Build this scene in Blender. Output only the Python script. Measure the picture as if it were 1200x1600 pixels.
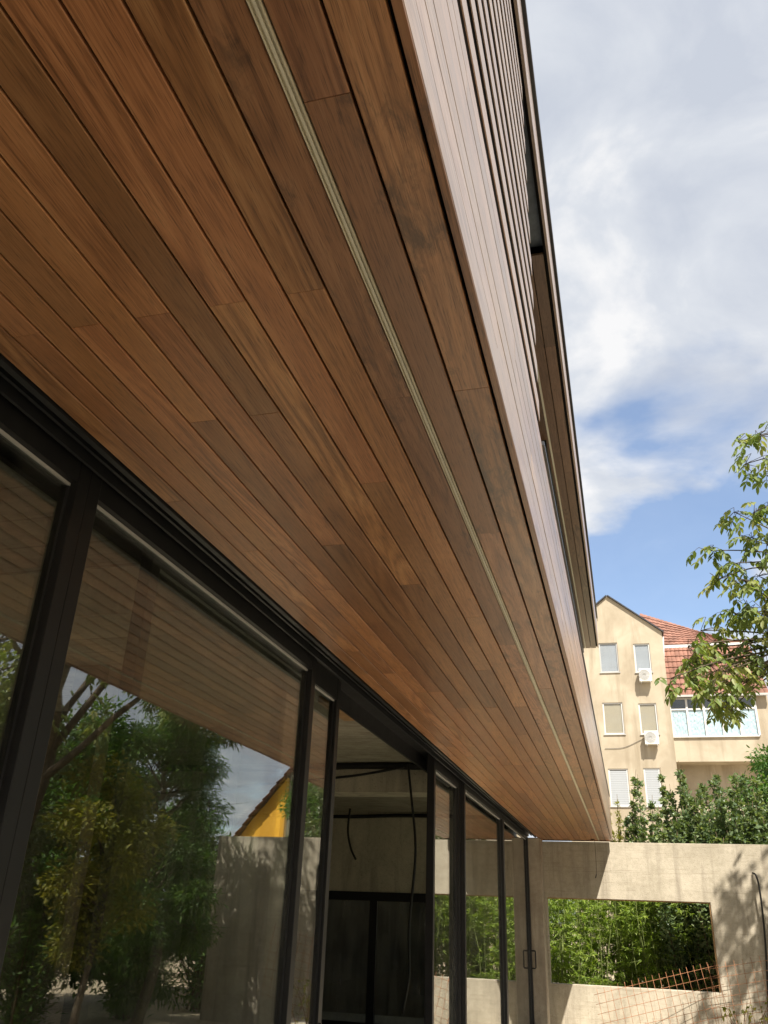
import bpy, math, random
import numpy as np
from mathutils import Matrix, Vector

for o in list(bpy.data.objects): bpy.data.objects.remove(o)
S = bpy.context.scene
C = S.collection
random.seed(7); rng = np.random.default_rng(7)

# ------------------------------------------------------------------ camera
F_PX = 1302.417
R = np.array([[0.96518239, -0.08209398, -0.24836171],
              [0.25917111, 0.42862915, 0.8655099],
              [0.03540192, -0.89974309, 0.43498169]])
EYE = np.array([0.0, 0.0, 1.6])
cd = bpy.data.cameras.new('camera'); cam = bpy.data.objects.new('camera', cd); C.objects.link(cam)
cd.sensor_fit = 'VERTICAL'; cd.sensor_height = 36.0; cd.sensor_width = 27.0
cd.lens = 36.0 * F_PX / 1600.0; cd.clip_start = 0.05; cd.clip_end = 3000
M4 = Matrix.Identity(4)
for i in range(3):
    M4[i][0] = R[i, 0]; M4[i][1] = -R[i, 1]; M4[i][2] = -R[i, 2]; M4[i][3] = EYE[i]
cam.matrix_world = M4
S.camera = cam
S.render.resolution_x = 768; S.render.resolution_y = 1024

def ray(x, y): return R @ np.array([x - 600, y - 800, F_PX])
def onY(x, y, Y): d = ray(x, y); return EYE + d * (Y / d[1])

# ------------------------------------------------------------------ light
SUN = Vector((0.37, -0.63, 1.0)).normalized()          # towards the sun
EL = math.asin(SUN.z); AZ = math.atan2(SUN.x, SUN.y)
sl = bpy.data.lights.new('sun', 'SUN'); sl.energy = 4.5; sl.angle = math.radians(0.53); sl.color = (1.0, 0.92, 0.80)
so = bpy.data.objects.new('sun', sl); C.objects.link(so)
so.rotation_euler = SUN.to_track_quat('Z', 'Y').to_euler(); so.location = (8, -15, 25)

W = bpy.data.worlds.new('World'); S.world = W; W.use_nodes = True
nt = W.node_tree; nt.nodes.clear()
def nd(t, ty, **k):
    n = t.nodes.new(ty)
    for a, v in k.items(): setattr(n, a, v)
    return n
out = nd(nt, 'ShaderNodeOutputWorld'); bg = nd(nt, 'ShaderNodeBackground'); bg.inputs[1].default_value = 0.10
sky = nd(nt, 'ShaderNodeTexSky', sky_type='NISHITA'); sky.sun_disc = False
sky.sun_elevation = EL; sky.sun_rotation = AZ; sky.altitude = 100; sky.air_density = 1.0; sky.dust_density = 0.7; sky.ozone_density = 1.3
tc = nd(nt, 'ShaderNodeTexCoord')
sep = nd(nt, 'ShaderNodeSeparateXYZ'); nt.links.new(tc.outputs['Generated'], sep.inputs[0])
def mth(t, op, a, b=None, clamp=False):
    n = nd(t, 'ShaderNodeMath', operation=op); n.use_clamp = clamp
    for i, v in enumerate((a, b)):
        if v is None: continue
        if isinstance(v, (int, float)): n.inputs[i].default_value = v
        else: t.links.new(v, n.inputs[i])
    return n.outputs[0]
zz = mth(nt, 'MAXIMUM', mth(nt, 'ADD', sep.outputs[2], 0.12), 0.06)
comb = nd(nt, 'ShaderNodeCombineXYZ')
nt.links.new(mth(nt, 'DIVIDE', sep.outputs[0], zz), comb.inputs[0]); nt.links.new(mth(nt, 'DIVIDE', sep.outputs[1], zz), comb.inputs[1])
mp = nd(nt, 'ShaderNodeMapping'); mp.inputs['Location'].default_value = (3.1, 1.35, 0.4); nt.links.new(comb.outputs[0], mp.inputs[0])
n1 = nd(nt, 'ShaderNodeTexNoise'); n1.inputs['Scale'].default_value = 2.0; n1.inputs['Detail'].default_value = 9; n1.inputs['Roughness'].default_value = 0.52; n1.inputs['Distortion'].default_value = 0.25
nt.links.new(mp.outputs[0], n1.inputs['Vector'])
# a clear gap in the cloud layer, low over the far roofs
wn_ = nd(nt, 'ShaderNodeTexNoise'); wn_.inputs['Scale'].default_value = 3.2; wn_.inputs['Detail'].default_value = 6; nt.links.new(mp.outputs[0], wn_.inputs['Vector'])
wsub = nd(nt, 'ShaderNodeVectorMath', operation='SUBTRACT'); nt.links.new(wn_.outputs['Color'], wsub.inputs[0]); wsub.inputs[1].default_value = (0.5, 0.5, 0.5)
wsc = nd(nt, 'ShaderNodeVectorMath', operation='SCALE'); nt.links.new(wsub.outputs[0], wsc.inputs[0]); wsc.inputs['Scale'].default_value = 0.6
warp_ = nd(nt, 'ShaderNodeVectorMath', operation='ADD'); nt.links.new(comb.outputs[0], warp_.inputs[0]); nt.links.new(wsc.outputs[0], warp_.inputs[1])
dist = nd(nt, 'ShaderNodeVectorMath', operation='DISTANCE'); nt.links.new(warp_.outputs[0], dist.inputs[0]); dist.inputs[1].default_value = (0.11, 1.93, 0)
gap = nd(nt, 'ShaderNodeMapRange', interpolation_type='SMOOTHSTEP'); nt.links.new(dist.outputs['Value'], gap.inputs[0])
gap.inputs[1].default_value = 0.16; gap.inputs[2].default_value = 0.56; gap.inputs[3].default_value = -0.50; gap.inputs[4].default_value = 0.13
cov = mth(nt, 'ADD', mth(nt, 'ADD', mth(nt, 'MULTIPLY', n1.outputs[0], 1.35), -0.10), gap.outputs[0])
dist2 = nd(nt, 'ShaderNodeVectorMath', operation='DISTANCE'); nt.links.new(warp_.outputs[0], dist2.inputs[0]); dist2.inputs[1].default_value = (0.085, 1.30, 0)
gap2 = nd(nt, 'ShaderNodeMapRange', interpolation_type='SMOOTHSTEP'); nt.links.new(dist2.outputs['Value'], gap2.inputs[0])
gap2.inputs[1].default_value = 0.02; gap2.inputs[2].default_value = 0.13; gap2.inputs[3].default_value = -0.10; gap2.inputs[4].default_value = 0.0
cov = mth(nt, 'ADD', cov, gap2.outputs[0])
cr = nd(nt, 'ShaderNodeValToRGB'); nt.links.new(cov, cr.inputs[0])
cr.color_ramp.elements[0].position = 0.34; cr.color_ramp.elements[0].color = (0.14, 0.14, 0.14, 1)
cr.color_ramp.elements[1].position = 0.58; cr.color_ramp.elements[1].color = (0.93, 0.93, 0.93, 1)
n2 = nd(nt, 'ShaderNodeTexNoise'); n2.inputs['Scale'].default_value = 3.6; n2.inputs['Detail'].default_value = 8; n2.inputs['Roughness'].default_value = 0.55; n2.inputs['Distortion'].default_value = 0.5
mp2 = nd(nt, 'ShaderNodeMapping'); mp2.inputs['Location'].default_value = (7.7, 2.9, 1); nt.links.new(comb.outputs[0], mp2.inputs[0]); nt.links.new(mp2.outputs[0], n2.inputs['Vector'])
cc = nd(nt, 'ShaderNodeValToRGB'); nt.links.new(n2.outputs[0], cc.inputs[0])
e = cc.color_ramp.elements; e[0].position = 0.36; e[0].color = (0.66, 0.70, 0.78, 1); e[1].position = 0.64; e[1].color = (1.04, 1.03, 1.02, 1); q_ = e.new(0.52); q_.color = (0.80, 0.83, 0.88, 1)
cs = nd(nt, 'ShaderNodeVectorMath', operation='SCALE'); nt.links.new(cc.outputs[0], cs.inputs[0]); cs.inputs['Scale'].default_value = 4.35
mx = nd(nt, 'ShaderNodeMixRGB'); nt.links.new(cr.outputs[0], mx.inputs[0]); nt.links.new(sky.outputs[0], mx.inputs[1]); nt.links.new(cs.outputs[0], mx.inputs[2])
nt.links.new(mx.outputs[0], bg.inputs[0]); nt.links.new(bg.outputs[0], out.inputs[0])

S.view_settings.view_transform = 'Standard'; S.view_settings.look = 'None'; S.view_settings.gamma = 1.0
S.view_settings.use_curve_mapping = False
S.view_settings.exposure = 1.15

# ------------------------------------------------------------------ materials
MATS = {}
def mat(name, col, rough=0.7, spec=0.5, metal=0.0):
    m = bpy.data.materials.new(name); m.use_nodes = True
    b = m.node_tree.nodes['Principled BSDF']
    b.inputs['Base Color'].default_value = (*col, 1); b.inputs['Roughness'].default_value = rough
    b.inputs['Metallic'].default_value = metal; b.inputs['Specular IOR Level'].default_value = spec
    MATS[name] = m
    return m, m.node_tree, b
def ramp(t, fac, stops):
    n = nd(t, 'ShaderNodeValToRGB'); t.links.new(fac, n.inputs[0]); el = n.color_ramp.elements
    while len(el) < len(stops): el.new(0.5)
    for q, (p, c) in zip(el, stops): q.position = p; q.color = (*c, 1)
    return n.outputs[0]
def noise(t, vec, scale, detail=5, rough=0.55, dist=0.0):
    n = nd(t, 'ShaderNodeTexNoise'); n.inputs['Scale'].default_value = scale; n.inputs['Detail'].default_value = detail
    n.inputs['Roughness'].default_value = rough; n.inputs['Distortion'].default_value = dist
    t.links.new(vec, n.inputs['Vector']); return n.outputs[0]
def mapped(t, vec, scale, loc=(0, 0, 0)):
    n = nd(t, 'ShaderNodeMapping'); n.inputs['Scale'].default_value = scale; n.inputs['Location'].default_value = loc
    t.links.new(vec, n.inputs[0]); return n.outputs[0]
def mix(t, mode, fac, a, b):
    n = nd(t, 'ShaderNodeMixRGB', blend_type=mode)
    for i, v in enumerate((fac, a, b)):
        if isinstance(v, (int, float)): n.inputs[i].default_value = v
        elif isinstance(v, tuple): n.inputs[i].default_value = (*v, 1)
        else: t.links.new(v, n.inputs[i])
    return n.outputs[0]
def bump(t, b, h, strength, distance=0.01):
    n = nd(t, 'ShaderNodeBump'); n.inputs['Strength'].default_value = strength; n.inputs['Distance'].default_value = distance
    t.links.new(h, n.inputs['Height']); t.links.new(n.outputs[0], b.inputs['Normal'])

def wood(name, dark, mid, light, rough, stain=0.0, gain=(0.66, 1.24), coat=0.25):
    m, t, b = mat(name, mid, rough)
    oi = nd(t, 'ShaderNodeObjectInfo'); co = nd(t, 'ShaderNodeTexCoord')
    off = nd(t, 'ShaderNodeVectorMath', operation='SCALE'); off.inputs[0].default_value = (13.1, 37.7, 7.3); t.links.new(oi.outputs['Random'], off.inputs['Scale'])
    ad = nd(t, 'ShaderNodeVectorMath', operation='ADD'); t.links.new(co.outputs['Object'], ad.inputs[0]); t.links.new(off.outputs[0], ad.inputs[1])
    v = ad.outputs[0]
    # flowing growth rings: bent bands stretched along the board
    warp = noise(t, mapped(t, v, (3.0, 0.8, 3.0)), 1.0, 3, 0.5)
    # rings: contour lines of a slow field stretched along the board, so they run, bend and close into cathedrals
    fld = noise(t, mapped(t, v, (7.0, 0.55, 7.0)), 1.0, 2, 0.45, 0.35)
    ringv = mth(t, 'PINGPONG', mth(t, 'MULTIPLY', fld, 22.0), 1.0)
    rmask = nd(t, 'ShaderNodeMapRange'); t.links.new(noise(t, mapped(t, v, (2.0, 0.4, 2.0), (4, 9, 1)), 1.0, 2, 0.5), rmask.inputs[0]); rmask.inputs[1].default_value = 0.40; rmask.inputs[2].default_value = 0.66
    ringv = mth(t, 'MULTIPLY', mth(t, 'SUBTRACT', ringv, 0.5), rmask.outputs[0])
    fib = noise(t, mapped(t, v, (170.0, 3.2, 170.0)), 1.0, 4, 0.6)
    pore = noise(t, mapped(t, v, (420.0, 14.0, 420.0)), 1.0, 2, 0.5)
    g = mth(t, 'ADD', mth(t, 'ADD', mth(t, 'MULTIPLY', ringv, 0.40), 0.0), mth(t, 'ADD', mth(t, 'MULTIPLY', fib, 0.72), mth(t, 'MULTIPLY', warp, 0.35)))
    c = ramp(t, g, [(0.28, dark), (0.52, mid), (0.80, light)])
    p = nd(t, 'ShaderNodeMapRange'); t.links.new(pore, p.inputs[0]); p.inputs[1].default_value = 0.30; p.inputs[2].default_value = 0.46; p.inputs[3].default_value = 0.50; p.inputs[4].default_value = 1.0
    cmb = nd(t, 'ShaderNodeCombineXYZ')
    for i in range(3): t.links.new(p.outputs[0], cmb.inputs[i])
    c = mix(t, 'MULTIPLY', 1.0, c, cmb.outputs[0])
    # every board a little different
    wn = nd(t, 'ShaderNodeTexWhiteNoise', noise_dimensions='1D'); t.links.new(mth(t, 'MULTIPLY', oi.outputs['Random'], 917.0), wn.inputs['W'])
    hsv = nd(t, 'ShaderNodeHueSaturation'); t.links.new(c, hsv.inputs['Color'])
    vr = nd(t, 'ShaderNodeMapRange'); t.links.new(wn.outputs[0], vr.inputs[0]); vr.inputs[3].default_value = gain[0]; vr.inputs[4].default_value = gain[1]
    t.links.new(vr.outputs[0], hsv.inputs['Value'])
    hr = nd(t, 'ShaderNodeMapRange'); t.links.new(oi.outputs['Random'], hr.inputs[0]); hr.inputs[3].default_value = 0.4965; hr.inputs[4].default_value = 0.5045
    t.links.new(hr.outputs[0], hsv.inputs['Hue'])
    c = hsv.outputs[0]
    # soft blotches, and dark water marks with a shape of their own
    blot = noise(t, mapped(t, v, (5.0, 2.0, 5.0)), 1.0, 4, 0.6)
    c = mix(t, 'MULTIPLY', 0.42, c, ramp(t, blot, [(0.32, (0.62, 0.60, 0.58)), (0.62, (1, 1, 1))]))
    if stain:
        sx = nd(t, 'ShaderNodeSeparateXYZ'); t.links.new(co.outputs['Object'], sx.inputs[0])
        sn = noise(t, mapped(t, v, (22.0, 7.0, 22.0)), 1.0, 6, 0.72, 0.5)
        lo = noise(t, mapped(t, v, (1.5, 1.1, 1.5)), 1.0, 2, 0.5)
        s = mth(t, 'ADD', mth(t, 'ADD', sn, mth(t, 'MULTIPLY', lo, 0.7)), mth(t, 'MULTIPLY', mth(t, 'ABSOLUTE', sx.outputs[0]), 2.0))
        sm = nd(t, 'ShaderNodeMapRange'); t.links.new(s, sm.inputs[0]); sm.inputs[1].default_value = 0.95; sm.inputs[2].default_value = 1.14; sm.inputs[3].default_value = 0; sm.inputs[4].default_value = stain
        c = mix(t, 'MIX', sm.outputs[0], c, (0.028, 0.022, 0.018))
    t.links.new(c, b.inputs['Base Color'])
    rr = nd(t, 'ShaderNodeMapRange'); t.links.new(blot, rr.inputs[0]); rr.inputs[3].default_value = rough - 0.09; rr.inputs[4].default_value = rough + 0.09
    t.links.new(rr.outputs[0], b.inputs['Roughness'])
    b.inputs['Coat Weight'].default_value = coat; b.inputs['Coat Roughness'].default_value = 0.28
    bump(t, b, mth(t, 'ADD', fib, mth(t, 'MULTIPLY', pore, 0.6)), 0.16, 0.002)
    return m
wood('soffit_wood', (0.230, 0.098, 0.038), (0.430, 0.192, 0.078), (0.560, 0.280, 0.125), 0.38)
wood('soffit_wood_marked', (0.240, 0.106, 0.048), (0.430, 0.200, 0.092), (0.550, 0.280, 0.138), 0.40, 0.62)
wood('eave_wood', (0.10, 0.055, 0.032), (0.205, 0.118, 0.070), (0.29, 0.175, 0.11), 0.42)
wood('fascia_wood', (0.36, 0.235, 0.16), (0.53, 0.365, 0.265), (0.62, 0.46, 0.35), 0.34, 0.0, (0.76, 1.16), 0.5)
wood('slat_wood', (0.36, 0.235, 0.155), (0.52, 0.36, 0.255), (0.60, 0.44, 0.33), 0.36, 0.0, (0.86, 1.14), 0.5)

def concrete(name, lo, hi, stainc, boards=False, rough=0.85, joints=False):
    m, t, b = mat(name, hi, rough)
    co = nd(t, 'ShaderNodeTexCoord'); g = nd(t, 'ShaderNodeNewGeometry'); v = g.outputs['Position']
    a = noise(t, v, 1.3, 6, 0.6, 0.3); f = noise(t, v, 14, 5, 0.6); run = noise(t, mapped(t, v, (5.5, 5.5, 0.45)), 1.0, 5, 0.6, 0.4)
    c = ramp(t, mth(t, 'ADD', mth(t, 'MULTIPLY', a, 0.7), mth(t, 'MULTIPLY', f, 0.3)), [(0.40, lo), (0.58, hi)])
    c = mix(t, 'MIX', ramp(t, run, [(0.50, (0, 0, 0)), (0.68, (0.8, 0.8, 0.8))]), c, stainc)
    pit = noise(t, v, 55, 3, 0.5)
    c = mix(t, 'MULTIPLY', 0.6, c, ramp(t, pit, [(0.30, (0.45, 0.43, 0.40)), (0.40, (1, 1, 1))]))
    if boards:
        wv = nd(t, 'ShaderNodeTexWave', wave_type='BANDS', bands_direction='Y', wave_profile='SAW'); wv.inputs['Scale'].default_value = 1.0; wv.inputs['Distortion'].default_value = 0.15
        t.links.new(mapped(t, v, (0.1, 0.95, 0.1)), wv.inputs['Vector'])
        c = mix(t, 'MULTIPLY', 0.75, c, ramp(t, wv.outputs['Fac'], [(0.0, (0.30, 0.28, 0.25)), (0.06, (0.95, 0.95, 0.95)), (1.0, (1, 1, 1))]))
        gr = noise(t, mapped(t, v, (2.0, 30.0, 2.0)), 1.0, 5, 0.6)
        c = mix(t, 'MULTIPLY', 0.5, c, ramp(t, gr, [(0.35, (0.6, 0.58, 0.52)), (0.6, (1, 1, 1))]))
    if joints:      # faint formwork joints, and grime creeping up in patches
        sx = nd(t, 'ShaderNodeSeparateXYZ'); t.links.new(v, sx.inputs[0]); cb = nd(t, 'ShaderNodeCombineXYZ'); t.links.new(sx.outputs[0], cb.inputs[0]); t.links.new(sx.outputs[2], cb.inputs[1])
        br = nd(t, 'ShaderNodeTexBrick'); br.inputs['Scale'].default_value = 1.0; br.inputs['Brick Width'].default_value = 1.22; br.inputs['Row Height'].default_value = 0.51; br.inputs['Mortar Size'].default_value = 0.004; br.inputs['Mortar Smooth'].default_value = 0.6
        br.inputs['Color1'].default_value = (1, 1, 1, 1); br.inputs['Color2'].default_value = (0.93, 0.93, 0.92, 1); br.inputs['Mortar'].default_value = (0.62, 0.60, 0.57, 1); t.links.new(mapped(t, cb.outputs[0], (1, 1, 1), (.35, .02, 0)), br.inputs['Vector'])
        c = mix(t, 'MULTIPLY', ramp(t, a, [(0.38, (0.15, 0.15, 0.15)), (0.62, (0.75, 0.75, 0.75))]), c, br.outputs['Color'])
        st = noise(t, mapped(t, v, (1.2, 1.2, 26.0), (2, 5, 3)), 1.0, 6, 0.7)
        c = mix(t, 'MULTIPLY', 0.45, c, ramp(t, st, [(0.30, (0.55, 0.52, 0.48)), (0.45, (1, 1, 1))]))
    t.links.new(c, b.inputs['Base Color'])
    bump(t, b, mth(t, 'ADD', f, mth(t, 'ADD', pit, a)), 0.35, 0.01)
    return m
concrete('wall_concrete', (0.37, 0.33, 0.255), (0.50, 0.45, 0.36), (0.29, 0.255, 0.20), joints=True)
concrete('pier_concrete', (0.33, 0.28, 0.22), (0.46, 0.40, 0.32), (0.27, 0.22, 0.17))
concrete('board_concrete', (0.34, 0.31, 0.24), (0.48, 0.44, 0.35), (0.30, 0.26, 0.20), True)
concrete('room_concrete', (0.42, 0.385, 0.30), (0.55, 0.505, 0.40), (0.32, 0.28, 0.22))
concrete('terrace_concrete', (0.42, 0.375, 0.30), (0.55, 0.50, 0.40), (0.28, 0.24, 0.19))
def plaster(name, lo, hi, dirt):
    m, t, b = mat(name, hi, 0.9, 0.2)
    g = nd(t, 'ShaderNodeNewGeometry'); v = g.outputs['Position']
    a = noise(t, v, 0.55, 6, 0.6, 0.4); f = noise(t, v, 26, 3, 0.5); r = noise(t, mapped(t, v, (1.8, 1.8, 0.18)), 1.0, 5, 0.6, 0.3)
    c = ramp(t, a, [(0.35, lo), (0.62, hi)])
    c = mix(t, 'MIX', ramp(t, r, [(0.50, (0, 0, 0)), (0.70, (0.8, 0.8, 0.8))]), c, dirt)
    t.links.new(c, b.inputs['Base Color']); bump(t, b, f, 0.3, 0.01)
plaster('cream_plaster', (0.35, 0.30, 0.225), (0.46, 0.405, 0.315), (0.28, 0.235, 0.17))
plaster('yellow_plaster', (0.66, 0.34, 0.035), (0.74, 0.40, 0.05), (0.55, 0.27, 0.03))
plaster('dark_plaster', (0.10, 0.10, 0.10), (0.13, 0.13, 0.13), (0.08, 0.08, 0.08))
def simple(name, col, rough, spec=0.5, metal=0.0, var=0.2, scale=9.0):
    m, t, b = mat(name, col, rough, spec, metal)
    co = nd(t, 'ShaderNodeTexCoord'); n = noise(t, co.outputs['Object'], scale, 5, 0.6)
    lo = tuple(x * (1 - var) for x in col); hi = tuple(min(1, x * (1 + var)) for x in col)
    t.links.new(ramp(t, n, [(0.35, lo), (0.65, hi)]), b.inputs['Base Color'])
    rr = nd(t, 'ShaderNodeMapRange'); t.links.new(n, rr.inputs[0]); rr.inputs[3].default_value = max(0.03, rough - 0.1); rr.inputs[4].default_value = min(1, rough + 0.1)
    t.links.new(rr.outputs[0], b.inputs['Roughness'])
    return m
simple('black_metal', (0.012, 0.012, 0.013), 0.45, 0.35)
simple('grey_metal', (0.022, 0.023, 0.025), 0.42, 0.4)
simple('coping_metal', (0.045, 0.047, 0.055), 0.35, 0.5)
simple('backing', (0.012, 0.010, 0.009), 0.9, 0.2)
simple('light_profile', (0.72, 0.66, 0.50), 0.4, 0.5, 0, 0.06)
simple('light_diffuser', (0.78, 0.74, 0.60), 0.35, 0.5, 0, 0.05)
simple('rubber', (0.012, 0.012, 0.012), 0.55)
simple('rust', (0.33, 0.15, 0.075), 0.8, 0.3, 0.0, 0.35, 14)
simple('white_frame', (0.60, 0.60, 0.59), 0.4, 0.5, 0.0, 0.05, 1.2)
simple('steel_frame', (0.42, 0.42, 0.41), 0.5, 0.5, 0.0, 0.05, 1.2)
simple('shutter_grey', (0.36, 0.37, 0.39), 0.55, 0.5, 0.0, 0.05, 1.2)
simple('blind_beige', (0.40, 0.33, 0.22), 0.7, 0.5, 0.0, 0.05, 1.2)
simple('shutter_white', (0.36, 0.385, 0.41), 0.5, 0.5, 0.0, 0.05, 1.2)
simple('ac_white', (0.66, 0.66, 0.62), 0.45, 0.5, 0.0, 0.05, 1.2)
simple('dark_part', (0.05, 0.05, 0.05), 0.5)
simple('roof_tile', (0.235, 0.122, 0.092), 0.85, 0.25, 0, 0.32, 1.6)
simple('loggia_metal', (0.16, 0.185, 0.21), 0.5)
simple('bark', (0.105, 0.085, 0.062), 0.95, 0.2, 0, 0.4, 12)
simple('twig', (0.13, 0.10, 0.06), 0.9, 0.2, 0, 0.3, 20)
simple('cane', (0.16, 0.20, 0.06), 0.6, 0.4, 0, 0.3, 6)
simple('pale_board', (0.55, 0.53, 0.48), 0.7)
simple('raw_timber', (0.36, 0.22, 0.10), 0.7)
simple('dark_column', (0.10, 0.07, 0.05), 0.8)
simple('foil', (0.62, 0.76, 0.80), 0.35, 0.5, 0.2, 0.1, 4)
simple('dry_leaf', (0.17, 0.085, 0.035), 0.8)
def ground_mat():
    m, t, b = mat('soil', (0.3, 0.24, 0.17), 0.95, 0.2)
    g = nd(t, 'ShaderNodeNewGeometry'); v = g.outputs['Position']
    a = noise(t, v, 0.5, 7, 0.6); f = noise(t, v, 6, 6, 0.65)
    c = ramp(t, f, [(0.3, (0.30, 0.24, 0.165)), (0.65, (0.47, 0.40, 0.29))])
    c = mix(t, 'MIX', ramp(t, a, [(0.58, (0, 0, 0)), (0.66, (1, 1, 1))]), c, (0.12, 0.15, 0.05))
    t.links.new(c, b.inputs['Base Color']); bump(t, b, f, 0.6, 0.03)
ground_mat()
def glass(name, tint, f0, rough=0.012, dust_haze=0.05):
    m = bpy.data.materials.new(name); m.use_nodes = True; t = m.node_tree; t.nodes.clear()
    o = nd(t, 'ShaderNodeOutputMaterial'); g = nd(t, 'ShaderNodeNewGeometry')
    dp = nd(t, 'ShaderNodeVectorMath', operation='DOT_PRODUCT'); t.links.new(g.outputs['Incoming'], dp.inputs[0]); t.links.new(g.outputs['Normal'], dp.inputs[1])
    f = mth(t, 'POWER', mth(t, 'SUBTRACT', 1.0, mth(t, 'ABSOLUTE', dp.outputs['Value'])), 5.0)
    f = mth(t, 'ADD', f0, mth(t, 'MULTIPLY', f, 1 - f0), True)
    tr = nd(t, 'ShaderNodeBsdfTransparent'); tr.inputs[0].default_value = (*tint, 1)
    gl = nd(t, 'ShaderNodeBsdfGlossy'); gl.inputs['Roughness'].default_value = rough; gl.inputs['Color'].default_value = (1, 1, 1, 1)
    n = noise(t, mapped(t, g.outputs['Position'], (1.2, 1.2, 0.5)), 1.0, 2, 0.5)
    bp = nd(t, 'ShaderNodeBump'); bp.inputs['Strength'].default_value = 0.05; bp.inputs['Distance'].default_value = 0.02; t.links.new(n, bp.inputs['Height']); t.links.new(bp.outputs[0], gl.inputs['Normal'])
    ms = nd(t, 'ShaderNodeMixShader'); t.links.new(f, ms.inputs[0]); t.links.new(tr.outputs[0], ms.inputs[1]); t.links.new(gl.outputs[0], ms.inputs[2]); df = nd(t, 'ShaderNodeBsdfDiffuse'); df.inputs[0].default_value = (0.55, 0.54, 0.50, 1)
    st = noise(t, mapped(t, g.outputs['Position'], (9.0, 9.0, 0.7)), 1.0, 6, 0.65, 0.6); sp = noise(t, mapped(t, g.outputs['Position'], (1.0, 1.0, 1.0)), 1.4, 5, 0.6)
    du = nd(t, 'ShaderNodeMapRange'); t.links.new(mth(t, 'MULTIPLY', st, sp), du.inputs[0]); du.inputs[1].default_value = 0.16; du.inputs[2].default_value = 0.42; du.inputs[3].default_value = 0.002; du.inputs[4].default_value = dust_haze
    m2 = nd(t, 'ShaderNodeMixShader'); t.links.new(du.outputs[0], m2.inputs[0]); t.links.new(ms.outputs[0], m2.inputs[1]); t.links.new(df.outputs[0], m2.inputs[2]); t.links.new(m2.outputs[0], o.inputs[0])
    MATS[name] = m
glass('door_glass', (0.78, 0.81, 0.77), 0.16, 0.004, 0.045)
glass('dusty_glass', (0.45, 0.48, 0.46), 0.10, 0.03, 0.30)  # pale diffuse film lightens the inner panes in place of their faint reflections
glass('window_glass', (0.60, 0.64, 0.66), 0.08)
glass('clear_glass', (0.93, 0.95, 0.96), 0.05)
def leaf_mat(name, a, b_, c, trans=0.35, rough=0.5):
    m = bpy.data.materials.new(name); m.use_nodes = True; t = m.node_tree; t.nodes.clear()
    o = nd(t, 'ShaderNodeOutputMaterial'); p = nd(t, 'ShaderNodeBsdfPrincipled'); p.inputs['Roughness'].default_value = rough; p.inputs['Specular IOR Level'].default_value = 0.4
    at = nd(t, 'ShaderNodeAttribute', attribute_name='tone')
    col = ramp(t, at.outputs['Fac'], [(0.0, a), (0.55, b_), (1.0, c)])
    t.links.new(col, p.inputs['Base Color'])
    tl = nd(t, 'ShaderNodeBsdfTranslucent')
    t.links.new(mix(t, 'MULTIPLY', 1.0, col, (1.5, 1.5, 0.6)), tl.inputs[0])
    ms = nd(t, 'ShaderNodeMixShader'); ms.inputs[0].default_value = trans
    t.links.new(p.outputs[0], ms.inputs[1]); t.links.new(tl.outputs[0], ms.inputs[2]); t.links.new(ms.outputs[0], o.inputs[0])
    MATS[name] = m
leaf_mat('walnut_leaf', (0.10, 0.155, 0.045), (0.185, 0.245, 0.080), (0.31, 0.32, 0.13), 0.42)
leaf_mat('shrub_leaf', (0.080, 0.125, 0.060), (0.150, 0.210, 0.100), (0.25, 0.30, 0.16), 0.34, 0.36)
leaf_mat('bamboo_leaf', (0.11, 0.180, 0.026), (0.22, 0.32, 0.055), (0.36, 0.44, 0.10), 0.45)
leaf_mat('feather_leaf', (0.045, 0.105, 0.026), (0.085, 0.170, 0.040), (0.150, 0.240, 0.055), 0.4)
leaf_mat('gold_leaf', (0.10, 0.12, 0.020), (0.19, 0.20, 0.032), (0.29, 0.27, 0.05), 0.4)

# ------------------------------------------------------------------ builders
def link(name, me, m=None, parent=None):
    o = bpy.data.objects.new(name, me); C.objects.link(o)
    if m and me and len(me.materials) == 0: me.materials.append(MATS[m])
    if parent is not None: o.parent = parent
    return o
def tag(o, label, cat, group=None, kind=None):
    if label: o['label'] = label
    if cat: o['category'] = cat
    if group: o['group'] = group
    if kind: o['kind'] = kind
    return o
def thing(name, label, cat, loc=(0, 0, 0), group=None):
    o = bpy.data.objects.new(name, None); C.objects.link(o); o.location = loc; o.empty_display_size = 0.2
    return tag(o, label, cat, group)
def world_loc(parent):
    l = Vector((0, 0, 0))
    while parent is not None: l += parent.location; parent = parent.parent
    return l
BOXF = [(0, 3, 2, 1), (4, 5, 6, 7), (0, 1, 5, 4), (1, 2, 6, 5), (2, 3, 7, 6), (3, 0, 4, 7)]
def boxes_mesh(name, lst):
    V = []; Fc = []
    for (x0, x1, y0, y1, z0, z1) in lst:
        b = len(V)
        V += [(x0, y0, z0), (x1, y0, z0), (x1, y1, z0), (x0, y1, z0), (x0, y0, z1), (x1, y0, z1), (x1, y1, z1), (x0, y1, z1)]
        Fc += [tuple(b + i for i in f) for f in BOXF]
    me = bpy.data.meshes.new(name); me.from_pydata(V, [], Fc); return me
def box(name, m, x0, x1, y0, y1, z0, z1, parent=None, extra=()):
    """boxes given in world metres; origin goes to the first box's centre"""
    lst = [(x0, x1, y0, y1, z0, z1)] + list(extra)
    c = Vector(((x0 + x1) / 2, (y0 + y1) / 2, (z0 + z1) / 2))
    me = boxes_mesh(name, [(a - c.x, b - c.x, d - c.y, e_ - c.y, f - c.z, g - c.z) for a, b, d, e_, f, g in lst])
    o = link(name, me, m, parent); o.location = c - (world_loc(parent) if parent is not None else Vector((0, 0, 0)))
    return o
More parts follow.
